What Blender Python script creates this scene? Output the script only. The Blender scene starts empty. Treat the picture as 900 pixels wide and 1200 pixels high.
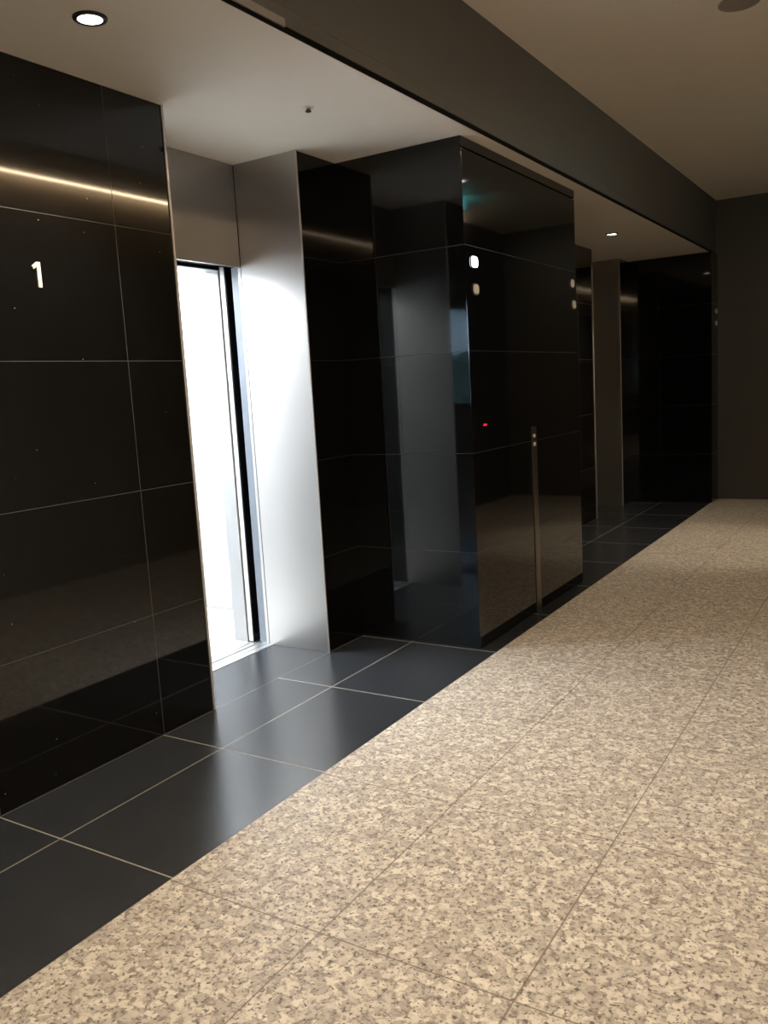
import bpy, bmesh, math
from mathutils import Matrix, Vector

S = bpy.context.scene
C = S.collection

# ------------------------------------------------------------------ camera
EYE = 1.45
cam_data = bpy.data.cameras.new('camera')
cam = bpy.data.objects.new('camera', cam_data)
C.objects.link(cam)
rot = Matrix(((0.850278, -0.027237, 0.525629),
              (0.523321, 0.150450, -0.838749),
              (-0.056236, 0.988242, 0.142178)))
cam.matrix_world = Matrix.Translation((0, 0, EYE)) @ rot.to_4x4()
cam_data.sensor_fit = 'HORIZONTAL'
cam_data.sensor_width = 36
cam_data.lens = 40.0432
cam_data.clip_start = 0.02
S.camera = cam

# ------------------------------------------------------------------ world, exposure
W = bpy.data.worlds.new('world')
S.world = W
W.use_nodes = True
bg = W.node_tree.nodes['Background']
bg.inputs[0].default_value = (0.42, 0.62, 0.80, 1)
bg.inputs[1].default_value = 46.0
S.view_settings.view_transform = 'Standard'
S.view_settings.look = 'None'
S.view_settings.gamma = 1
S.view_settings.use_curve_mapping = False
S.view_settings.exposure = 0.0
S.cycles.use_denoising = True
S.cycles.max_bounces = 12
S.cycles.diffuse_bounces = 5
S.cycles.glossy_bounces = 6
S.cycles.sample_clamp_indirect = 8.0

WARM = (1.0, 0.86, 0.68)
CAR_LIGHT = (0.88, 0.945, 1.0)
WASH_LIGHT = (1.0, 0.74, 0.47)
# lamp strengths
P_RECESS = 140
P_RECESS_FAR = 75
P_HALL = 150
L_CAR = 35.0
L_WASH = 62.0
L_LENS = 9.0

# ------------------------------------------------------------------ dimensions
A = 2.776        # elevator wall plane  x = -A
B = 2.002        # pilaster front       x = -B
XB = 1.905       # beam / granite edge
D = 3.198        # transom plane
ZC = 2.703       # recess ceiling
ZH = 3.275       # hall ceiling
Y1, Y2, Y3, Y4 = 2.83, 3.757, 4.124, 5.837
BAY = 5.745
YE = 10.20
YB = -6.0
XR = 0.42
ZT = 2.16
YG = 1.695       # tile grid origin along the hall
TG = 0.803

# ------------------------------------------------------------------ materials
def mat(name):
    m = bpy.data.materials.new(name)
    m.use_nodes = True
    nt = m.node_tree
    b = nt.nodes['Principled BSDF']
    return m, nt, b

def simple(name, col, rough=0.5, metal=0.0, emit=None, estr=0.0, noise=0.0, nscale=30, ior=1.5):
    m, nt, b = mat(name)
    b.inputs['Base Color'].default_value = (*col, 1)
    b.inputs['Roughness'].default_value = rough
    b.inputs['Metallic'].default_value = metal
    b.inputs['IOR'].default_value = ior
    if emit:
        b.inputs['Emission Color'].default_value = (*emit, 1)
        b.inputs['Emission Strength'].default_value = estr
    if noise:
        tc = nt.nodes.new('ShaderNodeTexCoord')
        n = nt.nodes.new('ShaderNodeTexNoise'); n.inputs['Scale'].default_value = nscale
        n.inputs['Detail'].default_value = 4
        nt.links.new(tc.outputs['Object'], n.inputs['Vector'])
        mx = nt.nodes.new('ShaderNodeMix'); mx.data_type = 'RGBA'
        mx.inputs['A'].default_value = (*[c * (1 - noise) for c in col], 1)
        mx.inputs['B'].default_value = (*[min(1, c * (1 + noise)) for c in col], 1)
        nt.links.new(n.outputs['Fac'], mx.inputs['Factor'])
        nt.links.new(mx.outputs['Result'], b.inputs['Base Color'])
    return m

def mth(nt, op, a, b=None, clamp=False):
    n = nt.nodes.new('ShaderNodeMath'); n.operation = op; n.use_clamp = clamp
    for i, v in enumerate((a, b)):
        if v is None: continue
        if isinstance(v, (int, float)): n.inputs[i].default_value = v
        else: nt.links.new(v, n.inputs[i])
    return n.outputs[0]

def joint(nt, coord, off, period, width):
    s = mth(nt, 'SUBTRACT', coord, off - 50 * period)
    d = mth(nt, 'PINGPONG', s, period / 2)
    return mth(nt, 'LESS_THAN', d, width / 2)

def tile_mat(name, col, rough, joints, jcol, mottle=0.3, fleck=0.0, ior=1.5, jrough=0.7, bump=0.0):
    """joints: list of (axis, offset, period, width)"""
    m, nt, b = mat(name)
    tc = nt.nodes.new('ShaderNodeTexCoord')
    sp = nt.nodes.new('ShaderNodeSeparateXYZ')
    nt.links.new(tc.outputs['Object'], sp.inputs[0])
    mask = None
    for ax, off, per, w in joints:
        j = joint(nt, sp.outputs[ax], off, per, w)
        mask = j if mask is None else mth(nt, 'MAXIMUM', mask, j)
    n = nt.nodes.new('ShaderNodeTexNoise'); n.inputs['Scale'].default_value = 6; n.inputs['Detail'].default_value = 6
    nt.links.new(tc.outputs['Object'], n.inputs['Vector'])
    base = nt.nodes.new('ShaderNodeMix'); base.data_type = 'RGBA'
    base.inputs['A'].default_value = (*[c * (1 - mottle) for c in col], 1)
    base.inputs['B'].default_value = (*[c * (1 + mottle) for c in col], 1)
    nt.links.new(n.outputs['Fac'], base.inputs['Factor'])
    out = base.outputs['Result']
    if fleck:
        v = nt.nodes.new('ShaderNodeTexVoronoi'); v.inputs['Scale'].default_value = 14
        nt.links.new(tc.outputs['Object'], v.inputs['Vector'])
        fm = mth(nt, 'LESS_THAN', v.outputs['Distance'], fleck)
        mf = nt.nodes.new('ShaderNodeMix'); mf.data_type = 'RGBA'
        nt.links.new(fm, mf.inputs['Factor']); nt.links.new(out, mf.inputs['A'])
        mf.inputs['B'].default_value = (0.30, 0.28, 0.24, 1)
        out = mf.outputs['Result']
    mx = nt.nodes.new('ShaderNodeMix'); mx.data_type = 'RGBA'
    nt.links.new(mask, mx.inputs['Factor']); nt.links.new(out, mx.inputs['A'])
    mx.inputs['B'].default_value = (*jcol, 1)
    nt.links.new(mx.outputs['Result'], b.inputs['Base Color'])
    r = nt.nodes.new('ShaderNodeMapRange')
    nt.links.new(mask, r.inputs['Value']); r.inputs['To Min'].default_value = rough; r.inputs['To Max'].default_value = jrough
    nt.links.new(r.outputs['Result'], b.inputs['Roughness'])
    b.inputs['IOR'].default_value = ior
    if bump:
        n2 = nt.nodes.new('ShaderNodeTexNoise'); n2.inputs['Scale'].default_value = 60; n2.inputs['Detail'].default_value = 3
        nt.links.new(tc.outputs['Object'], n2.inputs['Vector'])
        bp = nt.nodes.new('ShaderNodeBump'); bp.inputs['Strength'].default_value = bump; bp.inputs['Distance'].default_value = 0.002
        nt.links.new(n2.outputs['Fac'], bp.inputs['Height']); nt.links.new(bp.outputs['Normal'], b.inputs['Normal'])
    return m

ZJ = (2, 0.0, 0.5415, 0.0026)
M_WALL = tile_mat('polished_black_tile', (0.0032, 0.0032, 0.0032), 0.045,
                  [ZJ, (1, 2.505, TG, 0.0028)], (0.055, 0.052, 0.047), fleck=0.03, ior=1.5)
M_SEG = tile_mat('polished_black_tile_short', (0.0032, 0.0032, 0.0032), 0.04, [ZJ], (0.015, 0.015, 0.014), ior=1.48)
M_PIL = tile_mat('polished_black_panel', (0.004, 0.0042, 0.0045), 0.045,
                 [(2, 0.0, 0.5415, 0.0025)], (0.035, 0.035, 0.034), ior=1.53, jrough=0.4)
M_BLACKFLOOR = tile_mat('honed_black_floor_tile', (0.0225, 0.025, 0.029), 0.255,
                        [(0, -2.433, 0.345 * 1.0, 0.0)] if False else [(1, YG, TG, 0.0055)], (0.24, 0.215, 0.175), mottle=0.25, fleck=0.018, bump=0.05, ior=1.6)
# the long joints of the black floor are not on an even grid: add them one by one
def limit_joint(m, axis, limit):
    """keep the cross joints of the floor in front of the elevator wall"""
    nt = m.node_tree
    tc = [n for n in nt.nodes if n.bl_idname == 'ShaderNodeTexCoord'][0]
    sp = [n for n in nt.nodes if n.bl_idname == 'ShaderNodeSeparateXYZ'][0]
    k = mth(nt, 'GREATER_THAN', sp.outputs[axis], limit)
    lt = [n for n in nt.nodes if n.bl_idname == 'ShaderNodeMath' and n.operation == 'LESS_THAN' and getattr(n.inputs[0].links[0].from_node, 'operation', '') == 'PINGPONG'][0]
    targets = [l.to_socket for l in lt.outputs[0].links]
    out = mth(nt, 'MULTIPLY', lt.outputs[0], k)
    for t in targets: nt.links.new(out, t)
def add_line(m, axis, pos, width, jcol, jrough=0.7):
    nt = m.node_tree; b = nt.nodes['Principled BSDF']
    tc = [n for n in nt.nodes if n.bl_idname == 'ShaderNodeTexCoord'][0]
    sp = [n for n in nt.nodes if n.bl_idname == 'ShaderNodeSeparateXYZ'][0]
    d = mth(nt, 'ABSOLUTE', mth(nt, 'SUBTRACT', sp.outputs[axis], pos))
    k = mth(nt, 'LESS_THAN', d, width / 2)
    mx = nt.nodes.new('ShaderNodeMix'); mx.data_type = 'RGBA'
    src = b.inputs['Base Color'].links[0].from_socket
    nt.links.new(k, mx.inputs['Factor']); nt.links.new(src, mx.inputs['A']); mx.inputs['B'].default_value = (*jcol, 1)
    nt.links.new(mx.outputs['Result'], b.inputs['Base Color'])
limit_joint(M_BLACKFLOOR, 0, -2.774)
for xx, ww, gc in ((-2.433, 0.0055, (0.24, 0.215, 0.175)), (-2.7725, 0.005, (0.10, 0.095, 0.085))):
    add_line(M_BLACKFLOOR, 0, xx, ww, gc)

def granite_mat():
    m, nt, b = mat('speckled_beige_granite')
    tc = nt.nodes.new('ShaderNodeTexCoord')
    O = tc.outputs['Object']
    sp = nt.nodes.new('ShaderNodeSeparateXYZ'); nt.links.new(O, sp.inputs[0])
    # warped coordinates so that grains are irregular
    wn = nt.nodes.new('ShaderNodeTexNoise'); wn.inputs['Scale'].default_value = 45; wn.inputs['Detail'].default_value = 3
    nt.links.new(O, wn.inputs['Vector'])
    sub = nt.nodes.new('ShaderNodeVectorMath'); sub.operation = 'SUBTRACT'; sub.inputs[1].default_value = (.5, .5, .5)
    nt.links.new(wn.outputs['Color'], sub.inputs[0])
    sc = nt.nodes.new('ShaderNodeVectorMath'); sc.operation = 'SCALE'; sc.inputs['Scale'].default_value = 0.035
    nt.links.new(sub.outputs[0], sc.inputs[0])
    ad = nt.nodes.new('ShaderNodeVectorMath'); ad.operation = 'ADD'
    nt.links.new(O, ad.inputs[0]); nt.links.new(sc.outputs[0], ad.inputs[1])
    V = ad.outputs[0]
    v1 = nt.nodes.new('ShaderNodeTexVoronoi'); v1.inputs['Scale'].default_value = 40
    nt.links.new(V, v1.inputs['Vector'])
    r1 = nt.nodes.new('ShaderNodeValToRGB'); cr = r1.color_ramp
    sepc = nt.nodes.new('ShaderNodeSeparateColor'); nt.links.new(v1.outputs['Color'], sepc.inputs[0])
    nt.links.new(sepc.outputs[0], r1.inputs[0])
    cr.elements[0].position = 0.0; cr.elements[0].color = (0.37, 0.325, 0.275, 1)
    cr.elements[1].position = 1.0; cr.elements[1].color = (0.66, 0.60, 0.505, 1)
    e = cr.elements.new(0.35); e.color = (0.47, 0.42, 0.355, 1)
    e = cr.elements.new(0.7); e.color = (0.57, 0.515, 0.43, 1)
    def noise(scale, detail, loc, rough=0.5):
        n = nt.nodes.new('ShaderNodeTexNoise'); n.inputs['Scale'].default_value = scale; n.inputs['Detail'].default_value = detail
        n.inputs['Roughness'].default_value = rough
        mp = nt.nodes.new('ShaderNodeMapping'); mp.inputs['Location'].default_value = loc
        nt.links.new(O, mp.inputs['Vector']); nt.links.new(mp.outputs[0], n.inputs['Vector'])
        return n.outputs['Fac']
    def ramp(v, lo, hi):
        r = nt.nodes.new('ShaderNodeMapRange'); r.inputs['From Min'].default_value = lo; r.inputs['From Max'].default_value = hi
        nt.links.new(v, r.inputs['Value']); return r.outputs['Result']
    def mix(f, a, bcol):
        m_ = nt.nodes.new('ShaderNodeMix'); m_.data_type = 'RGBA'
        nt.links.new(f, m_.inputs['Factor']); nt.links.new(a, m_.inputs['A']); m_.inputs['B'].default_value = (*bcol, 1)
        return m_.outputs['Result']
    # grey brown matrix between the grains
    ve = nt.nodes.new('ShaderNodeTexVoronoi'); ve.feature = 'DISTANCE_TO_EDGE'; ve.inputs['Scale'].default_value = 40
    nt.links.new(V, ve.inputs['Vector'])
    edge = mth(nt, 'SUBTRACT', 1.0, ramp(ve.outputs['Distance'], 0.02, 0.22))
    patch = ramp(noise(38, 4, (3.1, 0.7, 0), 0.6), 0.44, 0.64)
    f1 = mth(nt, 'MULTIPLY', mth(nt, 'MULTIPLY', edge, patch), 1.3, True)
    c1 = mix(f1, r1.outputs[0], (0.215, 0.18, 0.155))
    f2 = ramp(noise(75, 4, (11.0, 5.0, 0), 0.6), 0.57, 0.68)
    c2 = mix(mth(nt, 'MULTIPLY', f2, 0.8), c1, (0.20, 0.165, 0.14))
    f3 = ramp(noise(78, 3, (7.3, 2.1, 0)), 0.575, 0.645)
    c3 = mix(mth(nt, 'MULTIPLY', f3, 0.9), c2, (0.085, 0.07, 0.06))
    class _O: outputs = {'Result': c3}
    mx2 = _O
    # joints
    j = mth(nt, 'MAXIMUM', joint(nt, sp.outputs[1], YG - 0.012, TG, 0.005), joint(nt, sp.outputs[0], -1.905, 0.567, 0.005))
    mx3 = nt.nodes.new('ShaderNodeMix'); mx3.data_type = 'RGBA'
    nt.links.new(mth(nt, 'MULTIPLY', j, 0.8), mx3.inputs['Factor']); nt.links.new(mx2.outputs['Result'], mx3.inputs['A'])
    mx3.inputs['B'].default_value = (0.14, 0.11, 0.085, 1)
    nt.links.new(mx3.outputs['Result'], b.inputs['Base Color'])
    b.inputs['Roughness'].default_value = 0.45
    b.inputs['IOR'].default_value = 1.45
    return m
M_GRANITE = granite_mat()

def steel_mat(name, col, rough, aniso=0.0):
    m, nt, b = mat(name)
    tc = nt.nodes.new('ShaderNodeTexCoord')
    mp = nt.nodes.new('ShaderNodeMapping'); mp.inputs['Scale'].default_value = (300, 300, 3)
    nt.links.new(tc.outputs['Object'], mp.inputs['Vector'])
    n = nt.nodes.new('ShaderNodeTexNoise'); n.inputs['Scale'].default_value = 1; n.inputs['Detail'].default_value = 2
    nt.links.new(mp.outputs[0], n.inputs['Vector'])
    r = nt.nodes.new('ShaderNodeMapRange'); r.inputs['To Min'].default_value = rough - 0.05; r.inputs['To Max'].default_value = rough + 0.05
    nt.links.new(n.outputs['Fac'], r.inputs['Value']); nt.links.new(r.outputs['Result'], b.inputs['Roughness'])
    b.inputs['Base Color'].default_value = (*col, 1)
    b.inputs['Metallic'].default_value = 1.0
    return m
M_STEEL = steel_mat('brushed_stainless_steel', (0.43, 0.415, 0.395), 0.36)
M_SILL = steel_mat('aluminium_sill', (0.80, 0.80, 0.80), 0.40)
M_PLATE = steel_mat('satin_brass_plate', (0.24, 0.215, 0.18), 0.32)
M_DARK = simple('dark_gap', (0.003, 0.003, 0.0035), 0.7, ior=1.15)
M_JOINTSHADE = simple('black_joint_and_shade', (0.004, 0.004, 0.005), 0.6, ior=1.2)  # black for joints and grooves, and for painted shade in the door gap
M_DOOREDGE = simple('bluish_grey_door_edge', (0.15, 0.175, 0.21), 0.45, noise=0.05)
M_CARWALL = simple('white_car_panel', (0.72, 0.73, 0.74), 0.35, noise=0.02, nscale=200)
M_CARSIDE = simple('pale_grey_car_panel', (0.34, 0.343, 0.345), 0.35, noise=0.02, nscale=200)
M_CARFLOOR = simple('pale_car_floor', (0.66, 0.66, 0.65), 0.40, noise=0.08, nscale=60)
M_CARLIGHT = simple('glowing_car_ceiling', (0.9, 0.9, 0.9), 0.5, emit=CAR_LIGHT, estr=L_CAR)
M_CEIL = simple('matte_ceiling_paint', (0.88, 0.82, 0.73), 0.85, noise=0.02, nscale=8)
M_BEAM = simple('charcoal_beam_panel', (0.050, 0.050, 0.051), 0.5, noise=0.12, nscale=120)
M_ENDWALL = simple('charcoal_end_wall', (0.060, 0.057, 0.052), 0.42, noise=0.12, nscale=120)
M_RIGHT = tile_mat('dark_brown_wall_tile', (0.36, 0.30, 0.23), 0.45, [ZJ, (1, 2.505, TG, 0.004)], (0.12, 0.10, 0.08), mottle=0.12)
M_EDGE = simple('satin_edge_trim', (0.60, 0.575, 0.54), 0.38, metal=0.55, noise=0.05)
M_GREYTRIM = simple('grey_trim', (0.22, 0.21, 0.21), 0.5, noise=0.05)
M_WHITE_NUM = simple('ivory_numeral', (0.85, 0.80, 0.68), 0.4, emit=None)
M_LENS_OFF = simple('frosted_white_lens', (0.74, 0.73, 0.69), 0.35, noise=0.03)
M_LENS_ON = simple('lit_white_lens', (0.9, 0.9, 0.9), 0.4, emit=(0.93, 0.94, 1.0), estr=7.0)
M_RED = simple('red_glow', (0.3, 0.0, 0.0), 0.4, emit=(1.0, 0.03, 0.05), estr=0.8)
M_LAMP = simple('downlight_lens', (0.9, 0.9, 0.9), 0.4, emit=(1.0, 0.93, 0.84), estr=L_LENS)
M_BLACKMETAL = simple('black_trim_metal', (0.015, 0.014, 0.013), 0.35, noise=0.05)
M_WASH = simple('warm_lamp_strip', (0.9, 0.9, 0.9), 0.5, emit=WASH_LIGHT, estr=L_WASH)
M_SPEAKER = simple('grey_grille', (0.30, 0.27, 0.225), 0.7, noise=0.2, nscale=400)
M_FRAME = simple('dark_window_frame', (0.03, 0.03, 0.032), 0.4, noise=0.05)
M_CYANGLOW = simple('cyan_glow_face', (0.2, 0.6, 0.4), 0.4, emit=(0.10, 0.74, 0.82), estr=16.0)
M_HEDGE = simple('dark_hedge', (0.14, 0.24, 0.20), 0.8, noise=0.6, nscale=9)
M_PAVE = simple('street_paving', (0.06, 0.065, 0.075), 0.7, noise=0.2, nscale=5)
M_GLASS, _nt, _b = mat('window_glass')
_b.inputs['Base Color'].default_value = (0.95, 0.98, 1, 1)
_b.inputs['Roughness'].default_value = 0.0
_b.inputs['Transmission Weight'].default_value = 1.0
_b.inputs['IOR'].default_value = 1.45

# ------------------------------------------------------------------ mesh helpers
def add_box(bm, x0, x1, y0, y1, z0, z1):
    x0, x1 = min(x0, x1), max(x0, x1); y0, y1 = min(y0, y1), max(y0, y1); z0, z1 = min(z0, z1), max(z0, z1)
    v = [bm.verts.new(p) for p in ((x0,y0,z0),(x1,y0,z0),(x1,y1,z0),(x0,y1,z0),(x0,y0,z1),(x1,y0,z1),(x1,y1,z1),(x0,y1,z1))]
    for f in ((3,2,1,0),(4,5,6,7),(0,1,5,4),(1,2,6,5),(2,3,7,6),(3,0,4,7)):
        bm.faces.new([v[i] for i in f])

def boxes(*bs):
    bm = bmesh.new()
    for b in bs: add_box(bm, *b)
    return bm

def lathe(profile, seg=40, cx=0, cy=0):
    """profile: (r, z) list, closed solid of revolution about z"""
    bm = bmesh.new(); rings = []
    for r, z in profile:
        if r < 1e-6: rings.append([bm.verts.new((cx, cy, z))])
        else: rings.append([bm.verts.new((cx + r*math.cos(2*math.pi*k/seg), cy + r*math.sin(2*math.pi*k/seg), z)) for k in range(seg)])
    for a, b in zip(rings, rings[1:]):
        for k in range(seg):
            k2 = (k+1) % seg
            if len(a) == 1 and len(b) == 1: continue
            if len(a) == 1: bm.faces.new((a[0], b[k], b[k2]))
            elif len(b) == 1: bm.faces.new((a[k], b[0], a[k2]))
            else: bm.faces.new((a[k], b[k], b[k2], a[k2]))
    bmesh.ops.recalc_face_normals(bm, faces=bm.faces)
    return bm

def rounded_plate(w, h, r, t, n=6):
    """rounded rectangle in the y-z plane, facing +x, thickness t (x from 0 to t)"""
    pts = []
    for cx, cy, a0 in ((w/2-r, h/2-r, 0), (-w/2+r, h/2-r, 90), (-w/2+r, -h/2+r, 180), (w/2-r, -h/2+r, 270)):
        for k in range(n+1):
            a = math.radians(a0 + 90*k/n); pts.append((cx + r*math.cos(a), cy + r*math.sin(a)))
    return extrude_yz(pts, 0, t)

def extrude_yz(pts, x0, x1):
    bm = bmesh.new()
    a = [bm.verts.new((x0, y, z)) for y, z in pts]; b = [bm.verts.new((x1, y, z)) for y, z in pts]
    bm.faces.new(b); bm.faces.new(a[::-1])
    for i in range(len(pts)):
        j = (i+1) % len(pts); bm.faces.new((a[i], a[j], b[j], b[i]))
    bmesh.ops.recalc_face_normals(bm, faces=bm.faces)
    return bm

def obj(name, bm, m, parent=None, bevel=0.0, smooth=False):
    me = bpy.data.meshes.new(name)
    bm.normal_update(); bm.to_mesh(me); bm.free()
    me.materials.append(m)
    o = bpy.data.objects.new(name, me); C.objects.link(o)
    if parent: o.parent = parent
    if bevel:
        md = o.modifiers.new('bevel', 'BEVEL'); md.width = bevel; md.segments = 2; md.limit_method = 'ANGLE'
    if smooth:
        for p in me.polygons: p.use_smooth = True
        md = o.modifiers.new('edges', 'EDGE_SPLIT'); md.split_angle = math.radians(35)
    return o

def tag(o, label, cat, group=None):
    o['label'] = label; o['category'] = cat
    if group: o['group'] = group
    return o

def struct(name, bm, m, label=None, bevel=0.0):
    o = obj(name, bm, m, bevel=bevel); o['kind'] = 'structure'
    return o

def thing(name, label, cat, loc=(0,0,0), group=None):
    o = bpy.data.objects.new(name, None); C.objects.link(o); o.location = loc; o.empty_display_size = 0.1
    return tag(o, label, cat, group)

def copy_tree(o, parent=None):
    c = o.copy(); C.objects.link(c)
    if parent: c.parent = parent
    for ch in list(o.children): copy_tree(ch, c)
    return c

# ------------------------------------------------------------------ structure
struct('floor', boxes((-XB, XR, YB, YE, -0.10, 0.0)), M_GRANITE)
struct('floor.001', boxes((-3.175, -XB, YB, YE, -0.10, 0.0)), M_BLACKFLOOR)
struct('ceiling', boxes((-XB, XR, YB, YE, ZH, ZH+0.12)), M_CEIL)
struct('ceiling.001', boxes((-3.30, -XB-0.30, YB, YE, ZC, ZC+0.12), (-XB-0.30, -XB-0.012, YB, YE, ZC, ZC+0.06)), M_CEIL)
# beam over the edge of the granite: hall face, small black reveal at its foot
struct('beam_left', boxes((-XB-0.30, -XB, YB, YE, ZC+0.072, ZH+0.12), (-XB-0.30, -XB-0.012, YB, YE, ZC+0.061, ZC+0.072)), M_BEAM)
struct('trim_1', boxes((-XB-0.012, -XB-0.004, YB, YE, ZC+0.001, ZC+0.071)), M_DARK)
struct('trim_2', boxes((-XB-0.0035, -XB+0.003, YB, 2.57, ZC+0.012, ZC+0.040)), M_GREYTRIM)
struct('trim_3', boxes((-XB-0.0035, -XB, YB, 2.57, ZC+0.0405, ZC+0.0715), (-XB-0.0035, -XB, 2.57, YE, ZC+0.019, ZC+0.0715)), M_BEAM)
# elevator wall: blocks between the openings
struct('wall_left', boxes((-3.70, -A, YB, Y1-0.006, 0, ZC)), M_WALL, bevel=0.002)
def seg(name, y0, y1):
    return struct(name, boxes((-3.19, -A, y0, y1, 0, ZC)), M_SEG, bevel=0.002)
seg('wall_left.001', Y2+0.006, Y3)
struct('wall_left.002', boxes((-3.70, -A, Y4, Y1+BAY-0.006, 0, ZC)), M_WALL, bevel=0.002)
seg('wall_left.003', Y2+BAY+0.006, Y3+BAY)
def pilaster(name, y0, y1, xf):
    prof = [(-3.19, 0), (-xf, 0), (-xf, 2.643), (-xf-0.010, 2.643), (-xf-0.010, 2.652), (-xf, 2.652), (-xf, ZC), (-3.19, ZC)]
    bm = bmesh.new()
    a = [bm.verts.new((x, y0, z)) for x, z in prof]; b = [bm.verts.new((x, y1, z)) for x, z in prof]
    bm.faces.new(a); bm.faces.new(b[::-1])
    for i in range(len(prof)):
        j = (i+1) % len(prof); bm.faces.new((a[j], a[i], b[i], b[j]))
    bmesh.ops.recalc_face_normals(bm, faces=bm.faces)
    return struct(name, bm, M_PIL, bevel=0.0018)
pilaster('pilaster', Y3, Y4, B)
pilaster('pilaster.001', Y3+BAY, YE, 1.89)
pilaster('pilaster.002', Y3-BAY, Y4-BAY, B)
# the dark shaft behind the elevators
struct('wall_back', boxes((-5.40, -5.30, 1.6, YE, -0.1, 3.0), (-5.30, -3.71, 1.6, 1.7, -0.1, 3.0), (-5.30, -3.30, 1.6, YE, 2.95, 3.0),
                          (-5.30, -3.20, 6.3, 6.4, -0.1, 2.95), (-5.30, -3.20, YE-0.1, YE, -0.1, 2.95), (-3.30, -3.25, 1.6, YE, 2.83, 2.95), (-5.30, -3.176, 1.7, YE, -0.2, -0.11)), M_DARK)
# end wall, near wall, wall on the right with the window behind the camera
struct('wall_end', boxes((-5.40, XR+0.2, YE, YE+0.15, -0.1, ZH+0.12)), M_ENDWALL)
struct('wall_near', boxes((-3.70, XR+0.2, YB-0.15, YB, -0.1, ZH+0.12)), M_ENDWALL)
WY0, WY1, WZ0, WZ1 = -5.2, -2.75, 1.12, 2.62
struct('wall_right.001', boxes((XR, XR+0.2, 9.0, YE, -0.1, ZH+0.12)), M_ENDWALL)
struct('wall_right', boxes((XR, XR+0.2, WY1, 9.0, -0.1, ZH+0.12), (XR, XR+0.2, YB, WY0, -0.1, ZH+0.12),
                           (XR, XR+0.2, WY0, WY1, -0.1, WZ0), (XR, XR+0.2, WY0, WY1, WZ1, ZH+0.12)), M_RIGHT)
win = struct('window_1', boxes((XR+0.06, XR+0.12, WY0, WY1, WZ0, WZ0+0.05), (XR+0.06, XR+0.12, WY0, WY1, WZ1-0.05, WZ1),
                               (XR+0.06, XR+0.12, WY0, WY0+0.05, WZ0, WZ1), (XR+0.06, XR+0.12, WY1-0.05, WY1, WZ0, WZ1)), M_FRAME)
gl = obj('pane', boxes((XR+0.088, XR+0.094, WY0+0.05, WY1-0.05, WZ0+0.05, WZ1-0.05)), M_GLASS, win)
# the street outside that window
bm = bmesh.new()
bmesh.ops.create_grid(bm, x_segments=60, y_segments=12, size=0.5)
import random
rnd = random.Random(4)
for v in bm.verts:
    x, y = v.co.x, v.co.y
    v.co = Vector((6.2 + rnd.uniform(-0.12, 0.12), -11.0 + x * 26, 1.05 + y * 2.6 + (rnd.uniform(-0.25, 0.2) if y > 0.45 else 0)))
ext = bmesh.ops.extrude_face_region(bm, geom=bm.faces[:])
bmesh.ops.translate(bm, verts=[g for g in ext['geom'] if isinstance(g, bmesh.types.BMVert)], vec=(1.2, 0, 0))
bmesh.ops.recalc_face_normals(bm, faces=bm.faces)
tag(obj('hedge', bm, M_HEDGE), 'clipped green hedge across the street, outside the window behind the camera', 'hedge')
tag(obj('pavement', boxes((XR+0.2, 22, -26, 6, -0.25, -0.15)), M_PAVE), 'dark street paving outside the window behind the camera', 'pavement')['kind'] = 'structure'

# ------------------------------------------------------------------ elevator entrances
def entrance(dy, label, open_door):
    t = thing('elevator_entrance', label, 'elevator entrance', (-A, Y1 + dy, 0))
    inv = Matrix.Translation((A, -(Y1), 0))
    def part(name, bm, m, parent=t, **k):
        bmesh.ops.transform(bm, matrix=inv, verts=bm.verts)
        return obj(name, bm, m, parent, **k)
    j1 = part('jamb', boxes((-D, -A, Y1-0.006, Y1, 0, ZC)), M_STEEL, bevel=0.001)
    j2 = part('jamb', boxes((-D, -A, Y2, Y2+0.006, 0, ZC)), M_STEEL, bevel=0.001)
    part('edge_trim', boxes((-A, -A+0.006, Y1-0.012, Y1-0.0002, 0, ZC)), M_EDGE, j1, bevel=0.0015)
    part('edge_trim', boxes((-A, -A+0.006, Y2+0.0002, Y2+0.009, 0, ZC)), M_EDGE, j2, bevel=0.0015)
    part('transom_panel', boxes((-D-0.020, -D, Y1, Y2-0.004, ZT, ZC)), M_STEEL, bevel=0.0015)
    part('door_header', boxes((-3.305, -D-0.021, Y1-0.02, Y2+0.50, ZT+0.012, ZC+0.1)), M_DARK)
    # steel stiles of the frame behind a thin dark joint
    part('frame_stile', boxes((-3.222, -D-0.005, Y2+0.0005, Y2+0.05, 0, ZT)), M_STEEL)
    part('frame_stile', boxes((-3.222, -D-0.003, Y1-0.05, Y1-0.0005, 0, ZT)), M_STEEL)
    part('joint_strip', boxes((-D-0.005, -D, Y2+0.003, Y2+0.05, 0, ZC)), M_JOINTSHADE)
    sl = part('sill', boxes((-3.268, -3.1755, Y1, Y2, -0.03, 0.003)), M_SILL, bevel=0.001)
    part('sill_groove', boxes((-3.2245, -3.2205, Y1, Y2, 0.0031, 0.0034)), M_JOINTSHADE, sl)
    if open_door:
        part('door_panel', boxes((-3.272, -3.2235, Y2+0.002, Y2+0.49, 0.008, ZT+0.005)), M_DOOREDGE, bevel=0.001)
    else:
        part('door_panel', boxes((-3.258, -3.2225, Y1-0.02, (Y1+Y2)/2-0.002, 0.008, ZT+0.005)), M_STEEL, bevel=0.001)
        part('door_panel', boxes((-3.258, -3.2225, (Y1+Y2)/2+0.002, Y2+0.02, 0.008, ZT+0.005)), M_STEEL, bevel=0.001)
    return t
entrance(0, 'brushed steel elevator entrance with its door open and white light inside', True)
entrance(BAY, 'dim grey steel elevator entrance in the far recess beyond the glossy black pilaster', False)

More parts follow.
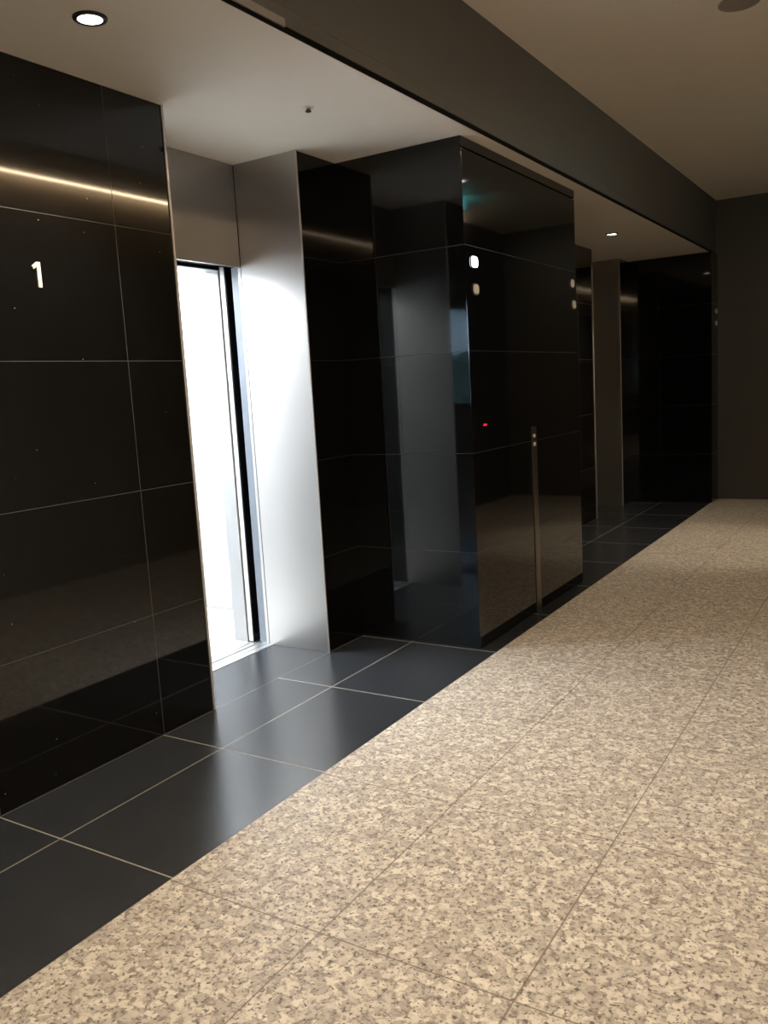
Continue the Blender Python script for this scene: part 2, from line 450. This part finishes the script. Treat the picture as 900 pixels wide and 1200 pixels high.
# open car behind the first entrance
car = thing('elevator_car', 'brightly lit white elevator car seen through the open door', 'elevator car', (-4.15, 3.29, 0))
cinv = Matrix.Translation((4.15, -3.29, 0))
def cpart(name, bm, m, parent=car, **k):
    bmesh.ops.transform(bm, matrix=cinv, verts=bm.verts)
    return obj(name, bm, m, parent, **k)
CY0, CY1, CX0, CX1, CZ = 2.28, 4.30, -4.90, -3.455, 2.36
cpart('car_floor', boxes((CX0, -3.3555, CY0, CY1, -0.08, 0.002)), M_CARFLOOR)
cs = cpart('car_sill', boxes((-3.355, -3.283, 2.75, 3.85, -0.03, 0.003)), M_SILL, bevel=0.001)
cpart('sill_groove', boxes((-3.322, -3.317, 2.75, 3.85, 0.0031, 0.0034)), M_JOINTSHADE, cs)
cpart('rear_wall', boxes((CX0-0.04, CX0, CY0, CY1, 0, CZ)), M_CARWALL)
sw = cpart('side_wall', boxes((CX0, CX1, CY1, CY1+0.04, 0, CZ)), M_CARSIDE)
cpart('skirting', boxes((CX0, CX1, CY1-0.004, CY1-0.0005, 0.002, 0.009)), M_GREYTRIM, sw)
cpart('side_wall', boxes((CX0, CX1, CY0-0.04, CY0, 0, CZ)), M_CARWALL)
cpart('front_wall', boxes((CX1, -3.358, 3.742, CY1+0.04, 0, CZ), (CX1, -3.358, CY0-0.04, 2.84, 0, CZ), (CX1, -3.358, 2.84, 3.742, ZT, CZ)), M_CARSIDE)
cpart('car_ceiling', boxes((CX0-0.04, CX1, CY0-0.04, CY1+0.04, CZ+0.0, CZ+0.05), (CX1, -3.358, CY0-0.04, CY1+0.04, CZ, CZ+0.05)), M_CARWALL)
cpart('ceiling_light', boxes((-4.75, -3.60, 2.50, 4.08, CZ-0.02, CZ-0.001)), M_CARLIGHT)
cdoor = cpart('car_door', boxes((-3.352, -3.320, 3.750, 4.23, 0.008, ZT+0.02)), M_CARWALL, bevel=0.002)
cpart('gap_shade', boxes((-3.3198, -3.312, 3.752, 4.23, 0.008, ZT+0.02)), M_JOINTSHADE, cdoor)  # black sheet that paints the shade in the gap between the two doors
cpart('header_shade', boxes((-3.3575, -3.345, 2.75, 3.74, ZT+0.001, CZ)), M_JOINTSHADE)  # black strip over the car header, paints the dark of the gap above

# ------------------------------------------------------------------ things on the walls
# floor numeral "1"
num = extrude_yz([(2.125,1.986),(2.125,1.894),(2.110,1.894),(2.110,1.969),(2.096,1.959),(2.090,1.970),(2.110,1.986)], 0, 0.006)
o = obj('numeral_sign', num, M_WHITE_NUM, bevel=0.0008); o.location = (-A, 0, 0)
tag(o, 'small raised ivory numeral 1 on the black tiled wall at left', 'sign')

def lantern(y, z, lit, label, xf=B):
    t = thing('hall_lantern', label, 'indicator light', (-xf, y, z), 'indicator lights beside the elevator openings')
    obj('bezel', rounded_plate(0.074, 0.062, 0.020, 0.003), M_BLACKMETAL, t)
    l = rounded_plate(0.064 if not lit else 0.070, 0.050 if not lit else 0.056, 0.019, 0.005)
    bmesh.ops.translate(l, verts=l.verts, vec=(0.003, 0, 0))
    obj('lens', l, M_LENS_ON if lit else M_LENS_OFF, t, bevel=0.0015)
    return t
lantern(4.226, 2.086, True, 'glowing white indicator light, upper one at the near edge of the black pilaster')
lantern(4.232, 1.946, False, 'unlit pale indicator light directly below the glowing white one')
lantern(5.752, 2.086, False, 'unlit pale indicator light, upper one at the far edge of the black pilaster')
lantern(5.775, 1.947, False, 'unlit pale indicator light, lower one at the far edge of the black pilaster')
lantern(10.10, 2.090, False, 'tiny dim indicator light, upper of the pair near the charcoal end wall', 1.89)
lantern(10.10, 1.960, False, 'tiny dim indicator light, lower of the pair near the charcoal end wall', 1.89)

pl = thing('call_button_panel', 'tall narrow brass call button strip rising from the floor on the black pilaster', 'call panel', (-B, 4.985, 0.0))
bm = boxes((0.0, 0.006, -0.034, 0.034, 0.002, 1.168))
obj('plate', bm, M_PLATE, pl, bevel=0.001)
for z in (1.114, 1.062):
    b_ = rounded_plate(0.022, 0.022, 0.006, 0.004)
    bmesh.ops.translate(b_, verts=b_.verts, vec=(0.006, -0.008, z))
    obj('button', b_, M_LENS_OFF, pl)

o = obj('red_spot', rounded_plate(0.040, 0.011, 0.005, 0.004), M_RED); o.location = (-B, 4.285, 1.226)  # small glowing red plate on the pilaster front
tag(o, 'tiny glowing red spot low on the front of the glossy black pilaster', 'indicator light')

# ------------------------------------------------------------------ ceiling fittings
def spot(name, loc, power, col, angle, aim=None, blend=0.5, radius=0.04, parent=None):
    L = bpy.data.lights.new(name, 'SPOT'); L.energy = power; L.color = col; L.spot_size = math.radians(angle); L.spot_blend = blend
    L.shadow_soft_size = radius
    o = bpy.data.objects.new(name, L); C.objects.link(o); o.location = loc
    if aim: o.rotation_euler = (Vector(aim) - Vector(loc)).to_track_quat('-Z', 'Y').to_euler()
    return o

def downlight(x, y, z, label, power, aim=None, angle=110, group='round recessed downlights', col=WARM, blend=0.8):
    t = thing('downlight', label, 'ceiling light', (x, y, z), group)
    obj('trim_ring', lathe([(0.040, -0.001), (0.040, -0.007), (0.046, -0.009), (0.054, -0.006), (0.056, 0.0), (0.040, -0.001)]), M_BLACKMETAL, t, smooth=True)
    obj('lens', lathe([(0.0, -0.0005), (0.0405, -0.0005), (0.0405, -0.005), (0.030, -0.0065), (0.0, -0.0075)]), M_LAMP, t, smooth=True)
    spot('downlight_lamp', (x, y, z-0.03), power, col, angle, aim, blend)
    return t
downlight(-2.328, 2.081, ZC, 'large round downlight with black ring in the ceiling above the numeral wall', P_RECESS)
downlight(-2.341, 7.816, ZC, 'small bright downlight in the dim ceiling of the far recess', P_RECESS_FAR)
# lamps of the hall, out of view above
for (x, y, p, aim, ang, lab) in ((-0.62, 0.2, P_HALL, None, 130, 'round downlight in the hall ceiling directly over the camera position'),
                            (-0.62, 2.6, P_HALL*0.9, None, 130, 'round downlight in the hall ceiling over the near granite, between camera and grey disc'),
                            (-0.45, 7.3, P_HALL*0.95, (-1.50, 7.4, 0), 42, 'round tilted downlight in the hall ceiling beyond the grey disc')):
    t = downlight(x, y, ZH, lab, p, aim, ang)

t = thing('sprinkler_head', 'tiny dark sprinkler head in the recess ceiling before the steel elevator entrance', 'sprinkler', (-2.326, 3.270, ZC))
obj('rosette', lathe([(0.0, 0.0), (0.026, 0.0), (0.026, -0.002), (0.014, -0.006), (0.0, -0.006)], 24), M_CEIL, t, smooth=True)
obj('nozzle', lathe([(0.0, -0.006), (0.008, -0.006), (0.008, -0.013), (0.013, -0.015), (0.013, -0.019), (0.0, -0.019)], 16), M_BLACKMETAL, t)

t = thing('ceiling_speaker', 'round grey disc flush in the hall ceiling at the top right', 'ceiling speaker', (-0.81, 4.93, ZH))
obj('rim', lathe([(0.088, 0.0), (0.100, 0.0), (0.100, -0.006), (0.094, -0.009), (0.088, -0.006), (0.088, 0.0)], 48), M_SPEAKER, t, smooth=True)
obj('grille', lathe([(0.0, -0.0005), (0.088, -0.0005), (0.088, -0.005), (0.0, -0.008)], 48), M_SPEAKER, t, smooth=True)

# wall washer along the top of the right hand wall, mirrored in the black tiles
t = thing('wall_washer', 'long warm light strip along the top of the wall opposite the elevators', 'wall light', (XR-0.045, 3.0, ZH))
obj('housing', boxes((-0.022, -0.016, -5.0, 5.95, -0.016, 0.0), (-0.016, 0.016, -5.0, 5.95, -0.006, 0.0), (0.016, 0.022, -5.0, 5.95, -0.016, 0.0)), M_BLACKMETAL, t)
obj('lamp_strip', boxes((-0.015, 0.0155, -4.98, 5.93, -0.022, -0.0065)), M_WASH, t)

# lit box added out of view for the cyan glow in the polished pilaster
t = thing('glow_box', 'unseen cyan lit box added under the hall ceiling before the far recess', 'sign', (-0.03, 7.85, ZH))
obj('case', boxes((-0.17, 0.17, -0.020, 0.020, -0.155, -0.035)), M_FRAME, t, bevel=0.002)
for sgn in (-1, 1):
    obj('face', boxes((-0.16, 0.16, sgn*0.0202, sgn*0.024, -0.145, -0.045)), M_CYANGLOW, t)
for xx in (-0.12, 0.12):
    obj('hanger', lathe([(0.0, 0.0), (0.007, 0.0), (0.007, -0.036), (0.0, -0.036)], 12, xx, 0), M_BLACKMETAL, t)
